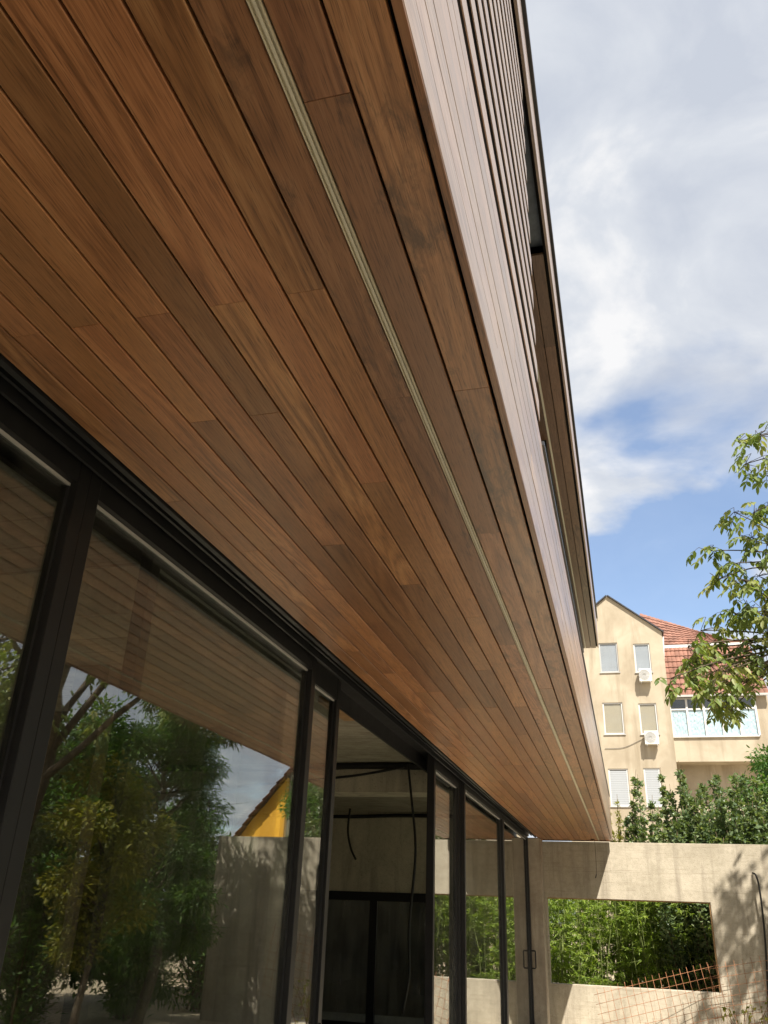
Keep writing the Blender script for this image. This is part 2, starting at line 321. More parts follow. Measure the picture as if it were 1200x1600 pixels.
def bev(o, w, seg=2):
    md = o.modifiers.new('edge', 'BEVEL'); md.width = w; md.segments = seg; md.limit_method = 'ANGLE'; return o
def board(name, m, cx, cz, w, t, y0, y1, parent, ch=0.003, vertical=False, tilt=0.0):
    """a chamfered board lying along Y; the face towards -Z (or +X when vertical) is the show face"""
    h = w / 2; L = (y1 - y0) / 2
    prof = [(-h, t), (-h, ch), (-h + ch, 0), (h - ch, 0), (h, ch), (h, t)]
    V = []
    for y in (-L, L):
        for (a, b) in prof: V.append((a, y, b) if not vertical else (-b, y, a))
    n = 6; Fc = [tuple(range(n)), tuple(range(2 * n - 1, n - 1, -1))]
    for i in range(n): j = (i + 1) % n; Fc.append((i, i + n, j + n, j))
    me = bpy.data.meshes.new(name); me.from_pydata(V, [], Fc); me.update()
    o = link(name, me, m, parent); o.location = Vector((cx, (y0 + y1) / 2, cz)) - world_loc(parent)
    o.rotation_euler[1] = tilt
    return o
def tube_data(paths, sides=6):
    V = []; Fc = []
    for pts, rad in paths:
        P = np.asarray(pts, float); n = len(P)
        if np.isscalar(rad): rad = [rad] * n
        T = np.gradient(P, axis=0); T /= np.linalg.norm(T, axis=1)[:, None] + 1e-9
        ref = np.array([0.31, 0.17, 0.93]);
        if abs(T[0] @ ref) > 0.9: ref = np.array([1.0, 0.2, 0.0])
        b = len(V)
        for i in range(n):
            u = np.cross(T[i], ref); u /= np.linalg.norm(u) + 1e-9; w = np.cross(T[i], u)
            for k in range(sides):
                a = 2 * math.pi * k / sides
                V.append(tuple(P[i] + rad[i] * (math.cos(a) * u + math.sin(a) * w)))
        for i in range(n - 1):
            for k in range(sides):
                k2 = (k + 1) % sides
                Fc.append((b + i * sides + k, b + i * sides + k2, b + (i + 1) * sides + k2, b + (i + 1) * sides + k))
        Fc.append(tuple(b + k for k in range(sides - 1, -1, -1))); Fc.append(tuple(b + (n - 1) * sides + k for k in range(sides)))
    return V, Fc
def tubes(name, m, paths, parent=None, sides=6, smooth=True):
    wl = world_loc(parent) if parent is not None else Vector((0, 0, 0))
    V, Fc = tube_data(paths, sides)
    me = bpy.data.meshes.new(name); me.from_pydata([tuple(Vector(v) - wl) for v in V], [], Fc)
    if smooth: me.polygons.foreach_set('use_smooth', [True] * len(me.polygons))
    return link(name, me, m, parent)
def spline(pts, n=12):
    P = np.asarray(pts, float); k = len(P); out_ = []
    Q = np.vstack([2 * P[0] - P[1], P, 2 * P[-1] - P[-2]])
    for i in range(k - 1):
        for s in np.linspace(0, 1, n, endpoint=False):
            a, b, c, d = Q[i], Q[i + 1], Q[i + 2], Q[i + 3]
            out_.append(0.5 * ((2 * b) + (c - a) * s + (2 * a - 5 * b + 4 * c - d) * s ** 2 + (3 * b - a - 3 * c + d) * s ** 3))
    out_.append(P[-1]); return np.array(out_)
def unit(v): return v / (np.linalg.norm(v, axis=-1, keepdims=True) + 1e-9)
def leaves(name, m, pos, dirs, nrm, ln, wd, tone, parent, shape='oval'):
    """one mesh of many folded leaf blades"""
    N = len(pos); d = unit(dirs); s = unit(np.cross(d, nrm)); n = np.cross(s, d)
    ln = np.broadcast_to(ln, N)[:, None]; wd = np.broadcast_to(wd, N)[:, None]
    wl = np.array(world_loc(parent))
    pos = pos - wl
    if shape == 'oval':
        cols = [pos, pos + d * ln * .32 + s * wd * .5 + n * wd * .12, pos + d * ln * .68 + s * wd * .42 + n * wd * .05,
                pos + d * ln - n * ln * .12, pos + d * ln * .68 - s * wd * .42 + n * wd * .05, pos + d * ln * .32 - s * wd * .5 + n * wd * .12]
        tri = [(0, 5, 4), (0, 4, 3), (0, 3, 2), (0, 2, 1)]
    else:
        cols = [pos, pos + d * ln * .4 + s * wd * .5 + n * wd * .15, pos + d * ln - n * ln * .1, pos + d * ln * .4 - s * wd * .5 + n * wd * .15]
        tri = [(0, 3, 2), (0, 2, 1)]
    k = len(cols); V = np.stack(cols, 1).reshape(-1, 3)
    F = (np.arange(N)[:, None, None] * k + np.array(tri)[None]).reshape(-1, 3)
    me = bpy.data.meshes.new(name); me.vertices.add(len(V)); me.vertices.foreach_set('co', V.ravel().astype(np.float32))
    me.loops.add(F.size); me.loops.foreach_set('vertex_index', F.ravel().astype(np.int32))
    me.polygons.add(len(F)); me.polygons.foreach_set('loop_start', np.arange(0, F.size, 3, dtype=np.int32))
    at = me.attributes.new('tone', 'FLOAT', 'POINT'); at.data.foreach_set('value', np.repeat(tone, k).astype(np.float32))
    me.update(); me.validate()
    return link(name, me, m, parent)

# ------------------------------------------------------------------ the setting
me = bpy.data.meshes.new('ground')
gx = np.concatenate([[-900, -300, -100], np.linspace(-40, 40, 41), [100, 300, 900]]); gy = np.concatenate([[-900, -300, -100], np.linspace(-40, 80, 61), [150, 400, 1200]])
GV = [(x, y, -0.45 - 0.05 + 0.05 * math.sin(x * 1.3 + y * .7) * math.cos(y * 1.1)) for y in gy for x in gx]
nx = len(gx); GF = [(j * nx + i, j * nx + i + 1, (j + 1) * nx + i + 1, (j + 1) * nx + i) for j in range(len(gy) - 1) for i in range(nx - 1)]
me.from_pydata(GV, [], GF); g = link('ground', me, 'soil'); g['kind'] = 'structure'
t_ = box('terrace', 'terrace_concrete', -1.70, 2.6, -6, 18.6, -0.55, -0.30); t_['kind'] = 'structure'

# ------------------------------------------------------------------ the modern house
H0, YE = 3.1, 18.5                     # soffit height, far end
house = thing('modern_house', 'modern house with timber soffit, louvred upper storey and black sliding glass doors', 'house', (-5, 6, 0))
SX = [-.2955, -.414, -.5355, -.655, -.770, -.885, -1.0, -1.115, -1.230, -1.338, -1.438, -1.538, -1.634, -1.725]
KN = {0: [2, 7, 11], 1: [0, 4], 2: [2], 3: [1, 6], 4: [3], 5: [1, 5], 6: [2], 7: [1], 8: [2], 9: [1, 5], 10: [4], 11: [7], 12: [3]}
soff = box('soffit', 'backing', -1.73, -0.30, -3, YE - .02, H0 + 0.030, H0 + 0.045, house)
Y0J, DJ = 1.083, 0.548
for r in range(13):
    xa, xb = SX[r], SX[r + 1]
    js = sorted(KN[r]); n = js[0]
    while n > -7: n -= random.choice([3, 4, 5]); js.append(n)
    n = max(js)
    while n < 31: n += random.choice([3, 4, 5, 6]); js.append(n)
    js = sorted(js); ys = [-3.0] + [Y0J + DJ * k for k in js if -3 < Y0J + DJ * k < YE - 0.4] + [YE]
    if r == 1: xb = -.5485 + 0.028
    if r == 2: xa = -.5485 + 0.003
    gap = 0.0072
    for a, b in zip(ys[:-1], ys[1:]):
        board('plank', 'soffit_wood_marked' if r in (0, 1, 2) else 'soffit_wood', (xa + xb) / 2, H0 + random.uniform(0, 0.0012), (xa - xb) - gap, 0.022,
              a + 0.0009, b - 0.0009, soff, 0.0022, tilt=random.uniform(-0.004, 0.004))
# light strip let into the soffit: an aluminium profile with two ribs and a diffuser
lp = box('light_strip', 'light_profile', -0.5445, -0.5215, -3, YE - 0.06, H0 + 0.004, H0 + 0.02, house)
for x in (-0.5436, -0.5224): box('profile_lip', 'light_profile', x - 0.0016, x + 0.0016, -3, YE - 0.06, H0 - 0.004, H0 + 0.0038, lp)
box('diffuser', 'light_diffuser', -0.5365, -0.5300, -3, YE - 0.06, H0 - 0.0025, H0 + 0.0038, lp)
box('strip_socket', 'backing', -0.68, -0.61, YE - 0.36, YE - 0.2, H0 - 0.004, H0 + 0.003, house)
# end of the soffit: near-black strip that paints in the shadow gap
box('soffit_end', 'backing', -1.74, -0.30, YE, YE + 0.03, H0 - 0.012, H0 + 0.05, house)

# fascia siding over the soffit edge
XF = -0.268
fas = box('fascia', 'backing', XF - 0.06, XF - 0.0225, -3, YE - 0.002, H0 + 0.06, 3.86, house)
board('edge_batten', 'soffit_wood_marked', -0.2785, 3.0975, 0.0203, 0.0062, -3, YE, fas, 0.001)
zs = [3.1045, 3.240, 3.357, 3.476, 3.598, 3.720, 3.833, 3.945]
for i in range(7):
    n = -4 + random.randint(0, 2); ys = [-3.0]
    while True:
        n += random.choice([5, 6, 7]); y = Y0J + DJ * n
        if y > YE - 0.7: break
        if y > -2.6: ys.append(y)
    ys.append(YE)
    for a, b in zip(ys[:-1], ys[1:]):
        board('siding_board', 'fascia_wood', XF + random.uniform(-.001, 0.001), (zs[i] + zs[i + 1]) / 2, zs[i + 1] - zs[i] - 0.0045, 0.021, a + .0009, b - .0009, fas, 0.002, True)
box('fascia_coping', 'coping_metal', XF - 0.30, XF + 0.012, 4.02, YE + 0.012, 3.948, 3.972, house)
box('fascia_end', 'fascia_wood', XF - 0.30, XF - 0.0605, YE - 0.03, YE, 3.15, 3.94, house)

# louvre screen of the upper storey
lou = thing('louvre_screen', None, None, (0, 0, 0)); lou.parent = house; lou.location = Vector((XF, 0, 4)) - Vector(house.location)
ZE = 6.9; k = 0
while 4.056 + 0.256 * k + 0.13 < ZE + 0.02:
    z = 4.056 + 0.256 * k
    for a, b in ((-3.0, 0.2), (0.203, 3.95)):
        board('slat', 'slat_wood', XF + random.uniform(-.001, .001), z + 0.066, 0.132, 0.0045, a, b, lou, 0.001, True)
        box('slat_core', 'grey_metal', XF - 0.05, XF - 0.0062, a, b, z + 0.003, z + 0.128, lou)  # added dark core: its underside paints in the shade between slats
    k += 1
for y in (-2.4, -0.9, 0.6, 2.1, 3.6): box('post', 'black_metal', XF - 0.13, XF - 0.06, y, y + 0.06, 3.97, ZE, lou)

# upper eave: planked soffit, tall timber fascia, metal coping
YN, YU = 5.76, 17.85
eave = box('eave_soffit', 'backing', -2.6, -0.27, YN + 0.02, YU - 0.02, ZE + 0.03, ZE + 0.045, house)
EX = [-.287, -.339, -.435, -.548, -.66, -.775, -.89, -1.0, -1.115]
EX = [-.283, -.395, -.507, -.62, -.735, -.85, -.965, -1.08, -1.195, -1.31]
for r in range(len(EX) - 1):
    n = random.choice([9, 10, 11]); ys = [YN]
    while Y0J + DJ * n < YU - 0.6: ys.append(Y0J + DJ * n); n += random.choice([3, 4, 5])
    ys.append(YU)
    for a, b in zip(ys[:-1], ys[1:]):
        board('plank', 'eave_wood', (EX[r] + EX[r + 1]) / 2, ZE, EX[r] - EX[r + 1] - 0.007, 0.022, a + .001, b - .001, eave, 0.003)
box('eave_light_strip', 'light_diffuser', -0.519, -0.497, YN, YU - 0.05, ZE - 0.005, ZE - 0.0005, house)
ef = box('eave_fascia', 'backing', -0.28, -0.2565, -3, YU - 0.02, ZE + 0.02, 7.56, house)
ez = np.linspace(ZE, 7.56, 6)
for i in range(5):
    for a, b in ((-3, 2.9), (2.9, 8.4), (8.4, 13.3), (13.3, YU)):
        board('siding_board', 'fascia_wood', -0.235, (ez[i] + ez[i + 1]) / 2, ez[i + 1] - ez[i] - 0.003, 0.021, a + .001, b - .001, ef, 0.002, True)
box('roof_coping', 'coping_metal', -0.75, -0.205, -3.02, YU + 0.02, 7.561, 7.60, house, [(-0.214, -0.205, -3.02, YU + 0.02, 7.50, 7.561)])
box('roof', 'coping_metal', -9.2, -0.75, -3, YU, 7.40, 7.58, house)
box('roof_end', 'fascia_wood', -9.2, -0.28, YU - 0.05, YU, ZE + 0.05, 7.40, house)
box('loggia_soffit', 'loggia_metal', -2.6, -0.285, -3, YN, ZE + 0.10, ZE + 0.14, house)
box('upper_wall', 'dark_plaster', -2.9, -2.6, -3, 8.95, 3.9, 7.40, house)
box('loggia_side_wall', 'dark_plaster', -2.6, -0.66, 8.95, 9.10, 3.98, ZE, house)
up = thing('upper_window_wall', None, None); up.parent = house; up.location = Vector((-0.6, 9, 4)) - Vector(house.location)
box('head_frame', 'grey_metal', -0.66, -0.545, 8.97, YU - 0.04, ZE - 0.11, ZE - 0.001, up)
yy = np.linspace(9.12, YU - 0.05, 6)
for i, y in enumerate(yy): box('mullion', 'black_metal', -0.65, -0.58, y - 0.04 if i else y, y + 0.03, 3.98, ZE - 0.11, up)
for a, b in zip(yy[:-1], yy[1:]): box('pane', 'window_glass', -0.625, -0.615, a + 0.03, b - 0.04, 4.0, ZE - 0.11, up)
box('inner_wall', 'dark_plaster', -3.4, -3.2, 9.1, YU, 3.98, ZE, house)
# slab, room shell
box('floor_slab', 'dark_plaster', -9.0, -0.335, -3, YE - 0.02, 3.50, 3.90, house)
box('room_ceiling', 'board_concrete', -9.0, -2.13, -3, 16.5, 3.40, 3.49, house)
box('room_floor', 'room_concrete', -9.0, -1.701, -3, 20.0, -0.50, -0.312, house)
box('rear_wall', 'room_concrete', -9.3, -9.0, -3, 20.0, -0.6, 7.4, house)
box('near_wall', 'room_concrete', -9.0, -1.9, -3.3, -3.0, -0.6, 7.4, house)
box('gable_wall', 'room_concrete', -9.0, -2.3, 20.0, 20.25, -0.6, 3.9, house)
YB = 16.5
# cross wall of the room with a dark glazed door in it
xl, xr = -6.2, -3.45
box('cross_wall', 'room_concrete', -9.0, xl, YB, YB + 0.2, -0.311, 3.40, house, [(xl, xr, YB, YB + 0.2, 1.98, 3.40), (xr, -2.2, YB, YB + 0.2, -0.311, 3.40)])
gd = thing('inner_glass_door', None, None); gd.parent = house; gd.location = Vector((-4.6, YB, 0)) - Vector(house.location)
box('head_rail', 'black_metal', xl, xr, YB - 0.03, YB + 0.06, 1.83, 1.979, gd)
box('sill_rail', 'black_metal', xl, xr, YB - 0.03, YB + 0.06, -0.311, -0.12, gd)
for x in (xl, -4.70, xr - 0.09): box('stile', 'black_metal', x, x + 0.14 if x == -4.70 else x + 0.09, YB - 0.035, YB + 0.06, -0.12, 1.83, gd)
for a, b in ((xl + 0.09, -4.70), (-4.56, xr - 0.09)): box('pane', 'dusty_glass', a, b, YB + 0.005, YB + 0.013, -0.12, 1.83, gd)
box('back_room_wall', 'dark_plaster', -9, -2.3, 19.8, 19.95, -0.311, 3.4, house)
for y0, y1, z in ((10.9, 11.35, 3.03), (4.0, 4.4, 3.10)): box('ceiling_beam', 'room_concrete', -9.0, -2.16, y0, y1, z, 3.399, house)
for (x, y) in ((-4.2, 6.1), (-4.2, 8.6), (-5.6, 7.7)): box('column', 'dark_column', x - 0.16, x + 0.16, y - 0.12, y + 0.12, -0.311, 3.40, house)
lt = box('ceiling_timber', 'raw_timber', -2.64, -2.52, 7.25, 8.05, 3.34, 3.399, house)

# pier at the far end
p_ = bev(box('pier', 'pier_concrete', -2.4, -1.66, 18.0, 18.48, -0.5, H0 - 0.002, house), 0.012)

# sliding glass front
box('head_pocket', 'black_metal', -2.13, -1.732, -3, 17.98, 3.225, 3.30, house, [(-2.16, -2.13, -3, 17.98, 3.09, 3.40)])
trk = box('head_track', 'grey_metal', -1.760, -1.735, -3, 17.98, H0 - 0.004, 3.224, house)
for x, z in ((-1.825, 3.128), (-1.885, 3.118), (-1.915, 3.150)): box('track_rib', 'grey_metal', x - 0.007, x + 0.007, -3, 17.98, z, 3.224, trk)
box('sill_track', 'black_metal', -2.13, -1.72, -3, 17.98, -0.311, -0.27, house)
def panel(y0, y1, xg, sw=0.085, proud=0.045, first=True, last=True, top=3.06):
    t = thing('sliding_door', None, None); t.parent = house; t.location = Vector((xg, y0, 0)) - Vector(house.location)
    if first: bev(box('stile', 'black_metal', xg - 0.03, xg + proud, y0, y0 + sw, -0.268, 3.22, t), 0.003)
    if last: bev(box('stile', 'black_metal', xg - 0.03, xg + proud, y1 - sw, y1, -0.268, 3.22, t), 0.003)
    a = y0 + sw if first else y0; b = y1 - sw if last else y1
    box('top_rail', 'black_metal', xg - 0.03, xg + proud - 0.003, a, b, top, 3.22, t)
    box('bottom_rail', 'black_metal', xg - 0.03, xg + proud - 0.003, a, b, -0.268, -0.17, t)
    box('pane', 'door_glass', xg - 0.004, xg + 0.004, a - 0.002, b + 0.002, -0.175, top + 0.003, t)
    box('bead', 'steel_frame', xg + 0.0045, xg + 0.013, a, b, top - 0.012, top - 0.0005, t)
    for y in (a, b - 0.008): box('bead', 'grey_metal', xg + 0.0045, xg + 0.013, y, y + 0.008, -0.169, top - 0.013, t)
    return t
panel(-0.45, 2.50, -1.975, 0.07)
panel(2.501, 5.22, -1.975, 0.075)
pc = panel(3.20, 6.08, -2.07, 0.075, 0.035)
hd = box('pull_handle', 'rubber', -2.034, -2.022, 6.03, 6.05, 0.60, 0.95, pc)
panel(9.18, 10.75, -2.00, 0.075, 0.05)
panel(10.751, 14.35, -1.955, 0.08, 0.055)
pg_ = panel(14.351, 17.97, -1.945, 0.075, 0.045, True, True)
tubes('pull_handle', 'rubber', [(np.array([(-1.90, 17.90, 0.80), (-1.835, 17.90, 0.80), (-1.83, 17.90, 0.81), (-1.83, 17.90, 1.08), (-1.835, 17.90, 1.09), (-1.90, 17.90, 1.09)]), 0.013)], pg_, 8)

# ------------------------------------------------------------------ concrete garden wall with a window-like opening
WY = 18.62
wall = thing('concrete_garden_wall', 'bare concrete garden wall with large rectangular opening at the house end', 'wall', (1.5, WY, 0))
def wall_mesh():
    ox, oz = [-2.3, 5.0], [-0.7, 3.085]; ix, iz = [-1.63, 1.45], [0.53, 2.035]
    V = []
    for y in (0, 0.22):
        V += [(ox[0], y, oz[0]), (ox[1], y, oz[0]), (ox[1], y, oz[1]), (ox[0], y, oz[1]), (ix[0], y, iz[0]), (ix[1], y, iz[0]), (ix[1], y, iz[1]), (ix[0], y, iz[1])]
    F = []
    for i in range(4):
        j = (i + 1) % 4
        F += [(i, j, 4 + j, 4 + i), (8 + j, 8 + i, 12 + i, 12 + j), (j, i, 8 + i, 8 + j), (4 + i, 4 + j, 12 + j, 12 + i)]
    me = bpy.data.meshes.new('wall_body'); me.from_pydata([(a - 1.5, b, c) for a, b, c in V], [], F)
    import bmesh
    bm = bmesh.new(); bm.from_mesh(me); bmesh.ops.recalc_face_normals(bm, faces=bm.faces); bm.to_mesh(me); bm.free(); me.update()
    return me
bev(link('wall_body', wall_mesh(), 'wall_concrete', wall), 0.01)
# raw formwork edge round the opening
box('formwork_strip', 'raw_timber', 1.432, 1.4495, WY + 0.03, WY + 0.2, 0.535, 2.03, wall)
box('formwork_strip', 'raw_timber', -1.63, 1.43, WY + 0.04, WY + 0.2, 2.018, 2.0345, wall)

# conduit sticking out of the wall
cp = [onY(1176, 1364, WY - 0.02), onY(1181, 1368, WY - 0.1), onY(1186, 1385, WY - 0.14), onY(1192, 1430, WY - 0.12), onY(1197, 1490, WY - 0.06), onY(1202, 1600, WY - 0.04), onY(1203, 1640, WY - 0.03)]
tag(tubes('conduit', 'rubber', [(spline(cp), 0.017)], None, 8), 'black flexible conduit bent out of the concrete wall near its right side', 'conduit')
cw = [onY(929, 1312, 18.3), onY(931, 1340, 18.3), onY(932, 1368, 18.3)]
tag(tubes('hanging_wire', 'rubber', [(spline(cw), 0.004), (spline([onY(932, 1366, 18.3), onY(930.5, 1372, 18.3)], 3), 0.009)]), 'thin loose wire hanging from the soffit end before the wall', 'wire')

# ------------------------------------------------------------------ rebar mats leaning on the wall
def rebar(label, c0, ux, uz, nv, nh, sv, sh, jitter):
    t = thing('rebar_mesh', label, 'rebar mesh', tuple(c0), 'rusty reinforcement mats leaning on the wall')
    ux = np.array(ux) / np.linalg.norm(ux); uz = np.array(uz) / np.linalg.norm(uz); n = np.cross(ux, uz); w = (nv - 1) * sv; h = (nh - 1) * sh
    def bar(p, q):
        s = np.linspace(0, 1, 6)[:, None]; pts = np.array(c0) + np.array(p) + (np.array(q) - np.array(p)) * s
        pts = pts + n * 0.02 * np.sin(s * 5 + p[0] * 3) + n * 0.0
        tubes('bar', 'rust', [(pts, 0.0038)], t, 5)
    for i in range(nv):
        bar(ux * i * sv - uz * (h + 0.05) + n * 0.005 , ux * i * sv + uz * 0.085)
    for j in range(nh):
        bar(-ux * 0.07 - uz * j * sh - n * 0.004, ux * (w + 0.07) - uz * j * sh - n * 0.004)
Ya = 17.9
A = onY(934, 1553, Ya); B = onY(1112, 1510, Ya + 0.35)
rebar('rusty rebar mesh panel leaning low before the wall opening, left one', A, B - A, np.array([-0.16, 0.22, 1]), 18, 9, np.linalg.norm(B - A) / 16.5, 0.155, 0)
A2 = onY(1108, 1514, Ya + 0.45); B2 = onY(1225, 1497, Ya + 0.5)
rebar('rusty rebar mesh panel overlapping the right end of the other mat', A2, B2 - A2, np.array([-0.05, 0.2, 1]), 15, 9, 0.152, 0.155, 0)

# dry weed in front of the wall
wd_ = thing('dry_weed', 'dry brown weed with curled leaves before the right of the wall', 'plant', tuple(onY(1170, 1660, 16.2) * [1, 1, 0] + [0, 0, -0.45]))
pa = []; lp_ = []
for k in range(16):
    px = 1100 + rng.uniform(30, 110); py = rng.uniform(1545, 1590)
    base = np.array(wd_.location) + rng.normal(0, .05, 3) * [1, 1, 0]; tip = onY(px, py, 16.2 + rng.normal(0, .2)); mid = (base + tip) / 2 + rng.normal(0, .10, 3)
    P = spline([base, mid, tip], 8); pa.append((P, np.linspace(0.007, 0.002, len(P))))
    for q in range(6): lp_.append(P[rng.integers(len(P) // 2, len(P))] + rng.normal(0, .02, 3))
tubes('stem', 'twig', pa, wd_, 5)
lp_ = np.array(lp_); leaves('foliage', 'gold_leaf', lp_, rng.normal(0, 1, lp_.shape) - [0, 0, .8], rng.normal(0, 1, lp_.shape), rng.uniform(.05, .1, len(lp_)), .035, rng.random(len(lp_)), wd_)
wd_.children[-1].data.materials[0] = MATS['dry_leaf']

# ------------------------------------------------------------------ plants
def limb(a, b, r0, r1, sag=0.0, wob=0.12, n=3):
    a = np.asarray(a, float); b = np.asarray(b, float); L = np.linalg.norm(b - a)
    pts = [a] + [a + (b - a) * s + rng.normal(0, wob * L * 0.3, 3) + [0, 0, sag * L * math.sin(s * math.pi)] for s in np.linspace(0, 1, n + 2)[1:-1]] + [b]
    P = spline(pts, 5); return P, np.linspace(r0, r1, len(P))
def shrub(name, label, group, base, top, spread, stems, per, lf, m, ln, wd, rad=0.2, low=0.15, cat='shrub'):
    """upright shoots, each leafy along its length and thinning to a tip"""
    t = thing(name, label, cat, tuple(base), group); base = np.array(base); pa = []; P_ = []; D_ = []
    for k in range(stems):
        a = rng.uniform(0, 2 * math.pi); q = spread * math.sqrt(rng.random())
        hgt = top * (1 - 0.28 * (q / spread) ** 1.5) * rng.uniform(0.76, 1.03)
        tip = base + [q * math.cos(a), q * math.sin(a), hgt]
        s0 = base + rng.normal(0, .08, 3) * [1, 1, 0]
        L, rr = limb(s0, tip, 0.03, 0.005, 0.0, 0.05, 3); pa.append((L, rr))
        for i in range(per):
            s = low + (1 - low) * rng.random() ** 0.85; c = L[min(len(L) - 1, int(s * (len(L) - 1)))]
            rr_ = rad * (1.15 - s) ** 0.6 * rng.uniform(.45, 1.25) * (0.8 + 0.4 * math.sin(s * (7 + k % 5) + k))
            off = unit(rng.normal(0, 1, 3)) * rr_ * rng.random() ** 0.45
            P_.append(c + off); D_.append(off / (rr_ + 1e-6) + [0, 0, 0.35])
    P_ = np.array(P_); D_ = np.array(D_); N = len(P_)
    tubes('stem', 'twig', pa, t, 5)
    leaves('foliage', m, P_, D_ + rng.normal(0, .45, (N, 3)), rng.normal(0, .5, (N, 3)) + [0, 0, 1], rng.uniform(.5, 1.25, N) * ln, rng.uniform(.6, 1.2, N) * wd, np.clip(rng.normal(.5, .24, N) + np.repeat(rng.normal(0, .2, stems), per), 0, 1), t, lf)
    return t
def wx(px, Y): d = ray(px, 1330); return d[0] / d[1] * Y
G1 = 'leafy shrubs rising behind the concrete wall'
sh = [(1032, 21.3, 5.4, .7, 14, 'tall pointed green shrub behind the wall, nearest the house, before the air conditioners', 'shrub_leaf'),
      (1070, 22.2, 6.9, .6, 13, 'tallest slender green shrub, its tip against the wide balcony window', 'shrub_leaf'),
      (1112, 21.4, 5.7, .9, 20, 'dense round green shrub above the middle of the wall', 'shrub_leaf'),
      (1160, 22.0, 6.0, .9, 20, 'dense green shrub above the wall, left of the rightmost one', 'shrub_leaf'),
      (1212, 21.4, 6.0, .9, 20, 'green shrub at the right picture edge above the wall', 'shrub_leaf'),
      (1000, 22.6, 5.6, .6, 15, 'low thin green shrub above the wall just right of the soffit end', 'shrub_leaf'),
      (1052, 20.3, 4.6, .8, 18, 'low broad shrub just behind the wall under the tallest shoots', 'shrub_leaf'),
      (1100, 20.2, 4.8, .8, 18, 'low broad shrub just behind the wall at the middle', 'shrub_leaf'),
      (1150, 20.4, 5.0, .8, 18, 'low broad shrub just behind the wall right of the middle', 'shrub_leaf'),
      (1195, 20.2, 5.0, .8, 18, 'low broad shrub just behind the wall near the right picture edge', 'shrub_leaf')]
for px, Y, top, spd, st, lab, m in sh:
    shrub('leafy_shrub', lab, G1, (wx(px, Y), Y, -0.45), top + 0.15, spd, st, 640, 'oval', m, 0.095, 0.066, 0.27, 0.30)
shrub('yellowish_bush', 'pale yellow-green bush peeping over the wall beside the soffit corner', None, (wx(974, 23.0), 23.0, -0.45), 5.5, .6, 18, 640, 'blade', 'gold_leaf', 0.07, 0.03, 0.2, 0.3, 'bush')

def bamboo(label, base, top, spread, culms, sprays, m='bamboo_leaf', bl=0.13):
    t = thing('bamboo_clump', label, 'bamboo', tuple(base), 'feathery hedge plants behind the wall opening'); base = np.array(base); pa = []; P_ = []; D_ = []
    for k in range(culms):
        o = rng.uniform(-1, 1, 2) * spread; tip = base + [o[0] * 1.25, o[1] * 1.2, top * rng.uniform(.75, 1.05)]
        L, rr = limb(base + [o[0], o[1], 0], tip, 0.012, 0.004, 0, .06, 2); pa.append((L, rr))
        for i in range(sprays):
            s = rng.uniform(0.08, 1); c = L[int(s * (len(L) - 1))]; dr = unit(np.append(rng.normal(0, 1, 2), rng.uniform(-.1, .5))); ln = rng.uniform(.12, .42)
            tw = np.array([c + dr * ln * u - np.array([0, 0, .22 * ln * u * u]) for u in np.linspace(0, 1, 5)]); pa.append((tw, 0.0022))
            for q in range(13):
                u = rng.uniform(.3, 1.05); p = c + dr * ln * u - np.array([0, 0, .22 * ln * u * u]); P_.append(p); D_.append(dr + rng.normal(0, .5, 3) - [0, 0, .45])
    P_ = np.array(P_); D_ = np.array(D_); N = len(P_)
    tubes('cane', 'cane', pa, t, 4)
    leaves('foliage', m, P_, D_, rng.normal(0, .6, (N, 3)) + [0, 0, 1], rng.uniform(.6, 1.2, N) * bl, rng.uniform(.016, .026, N), np.clip(rng.normal(.5, .25, N), 0, 1), t, 'blade')
for X, Y, top, lab in ((-1.6, 20.9, 3.0, 'bright sunlit bamboo at the left edge of the wall opening'), (-0.65, 21.0, 3.0, 'bright sunlit bamboo left of centre in the wall opening'),
                       (0.45, 20.5, 2.9, 'shaded dark green bamboo right of centre in the wall opening'), (1.35, 20.4, 2.9, 'shaded dark green bamboo at the right edge of the wall opening'), (2.4, 20.6, 2.9, 'shaded bamboo mostly hidden behind the wall right of the opening'),
                       (-1.3, 22.0, 3.2, 'bamboo in the second row behind the bright left clumps'), (-0.1, 22.1, 3.2, 'bamboo in the second row behind the middle of the opening')):
    bamboo(lab, (X, Y, -0.45), top + .4, 0.46, 30, 26)

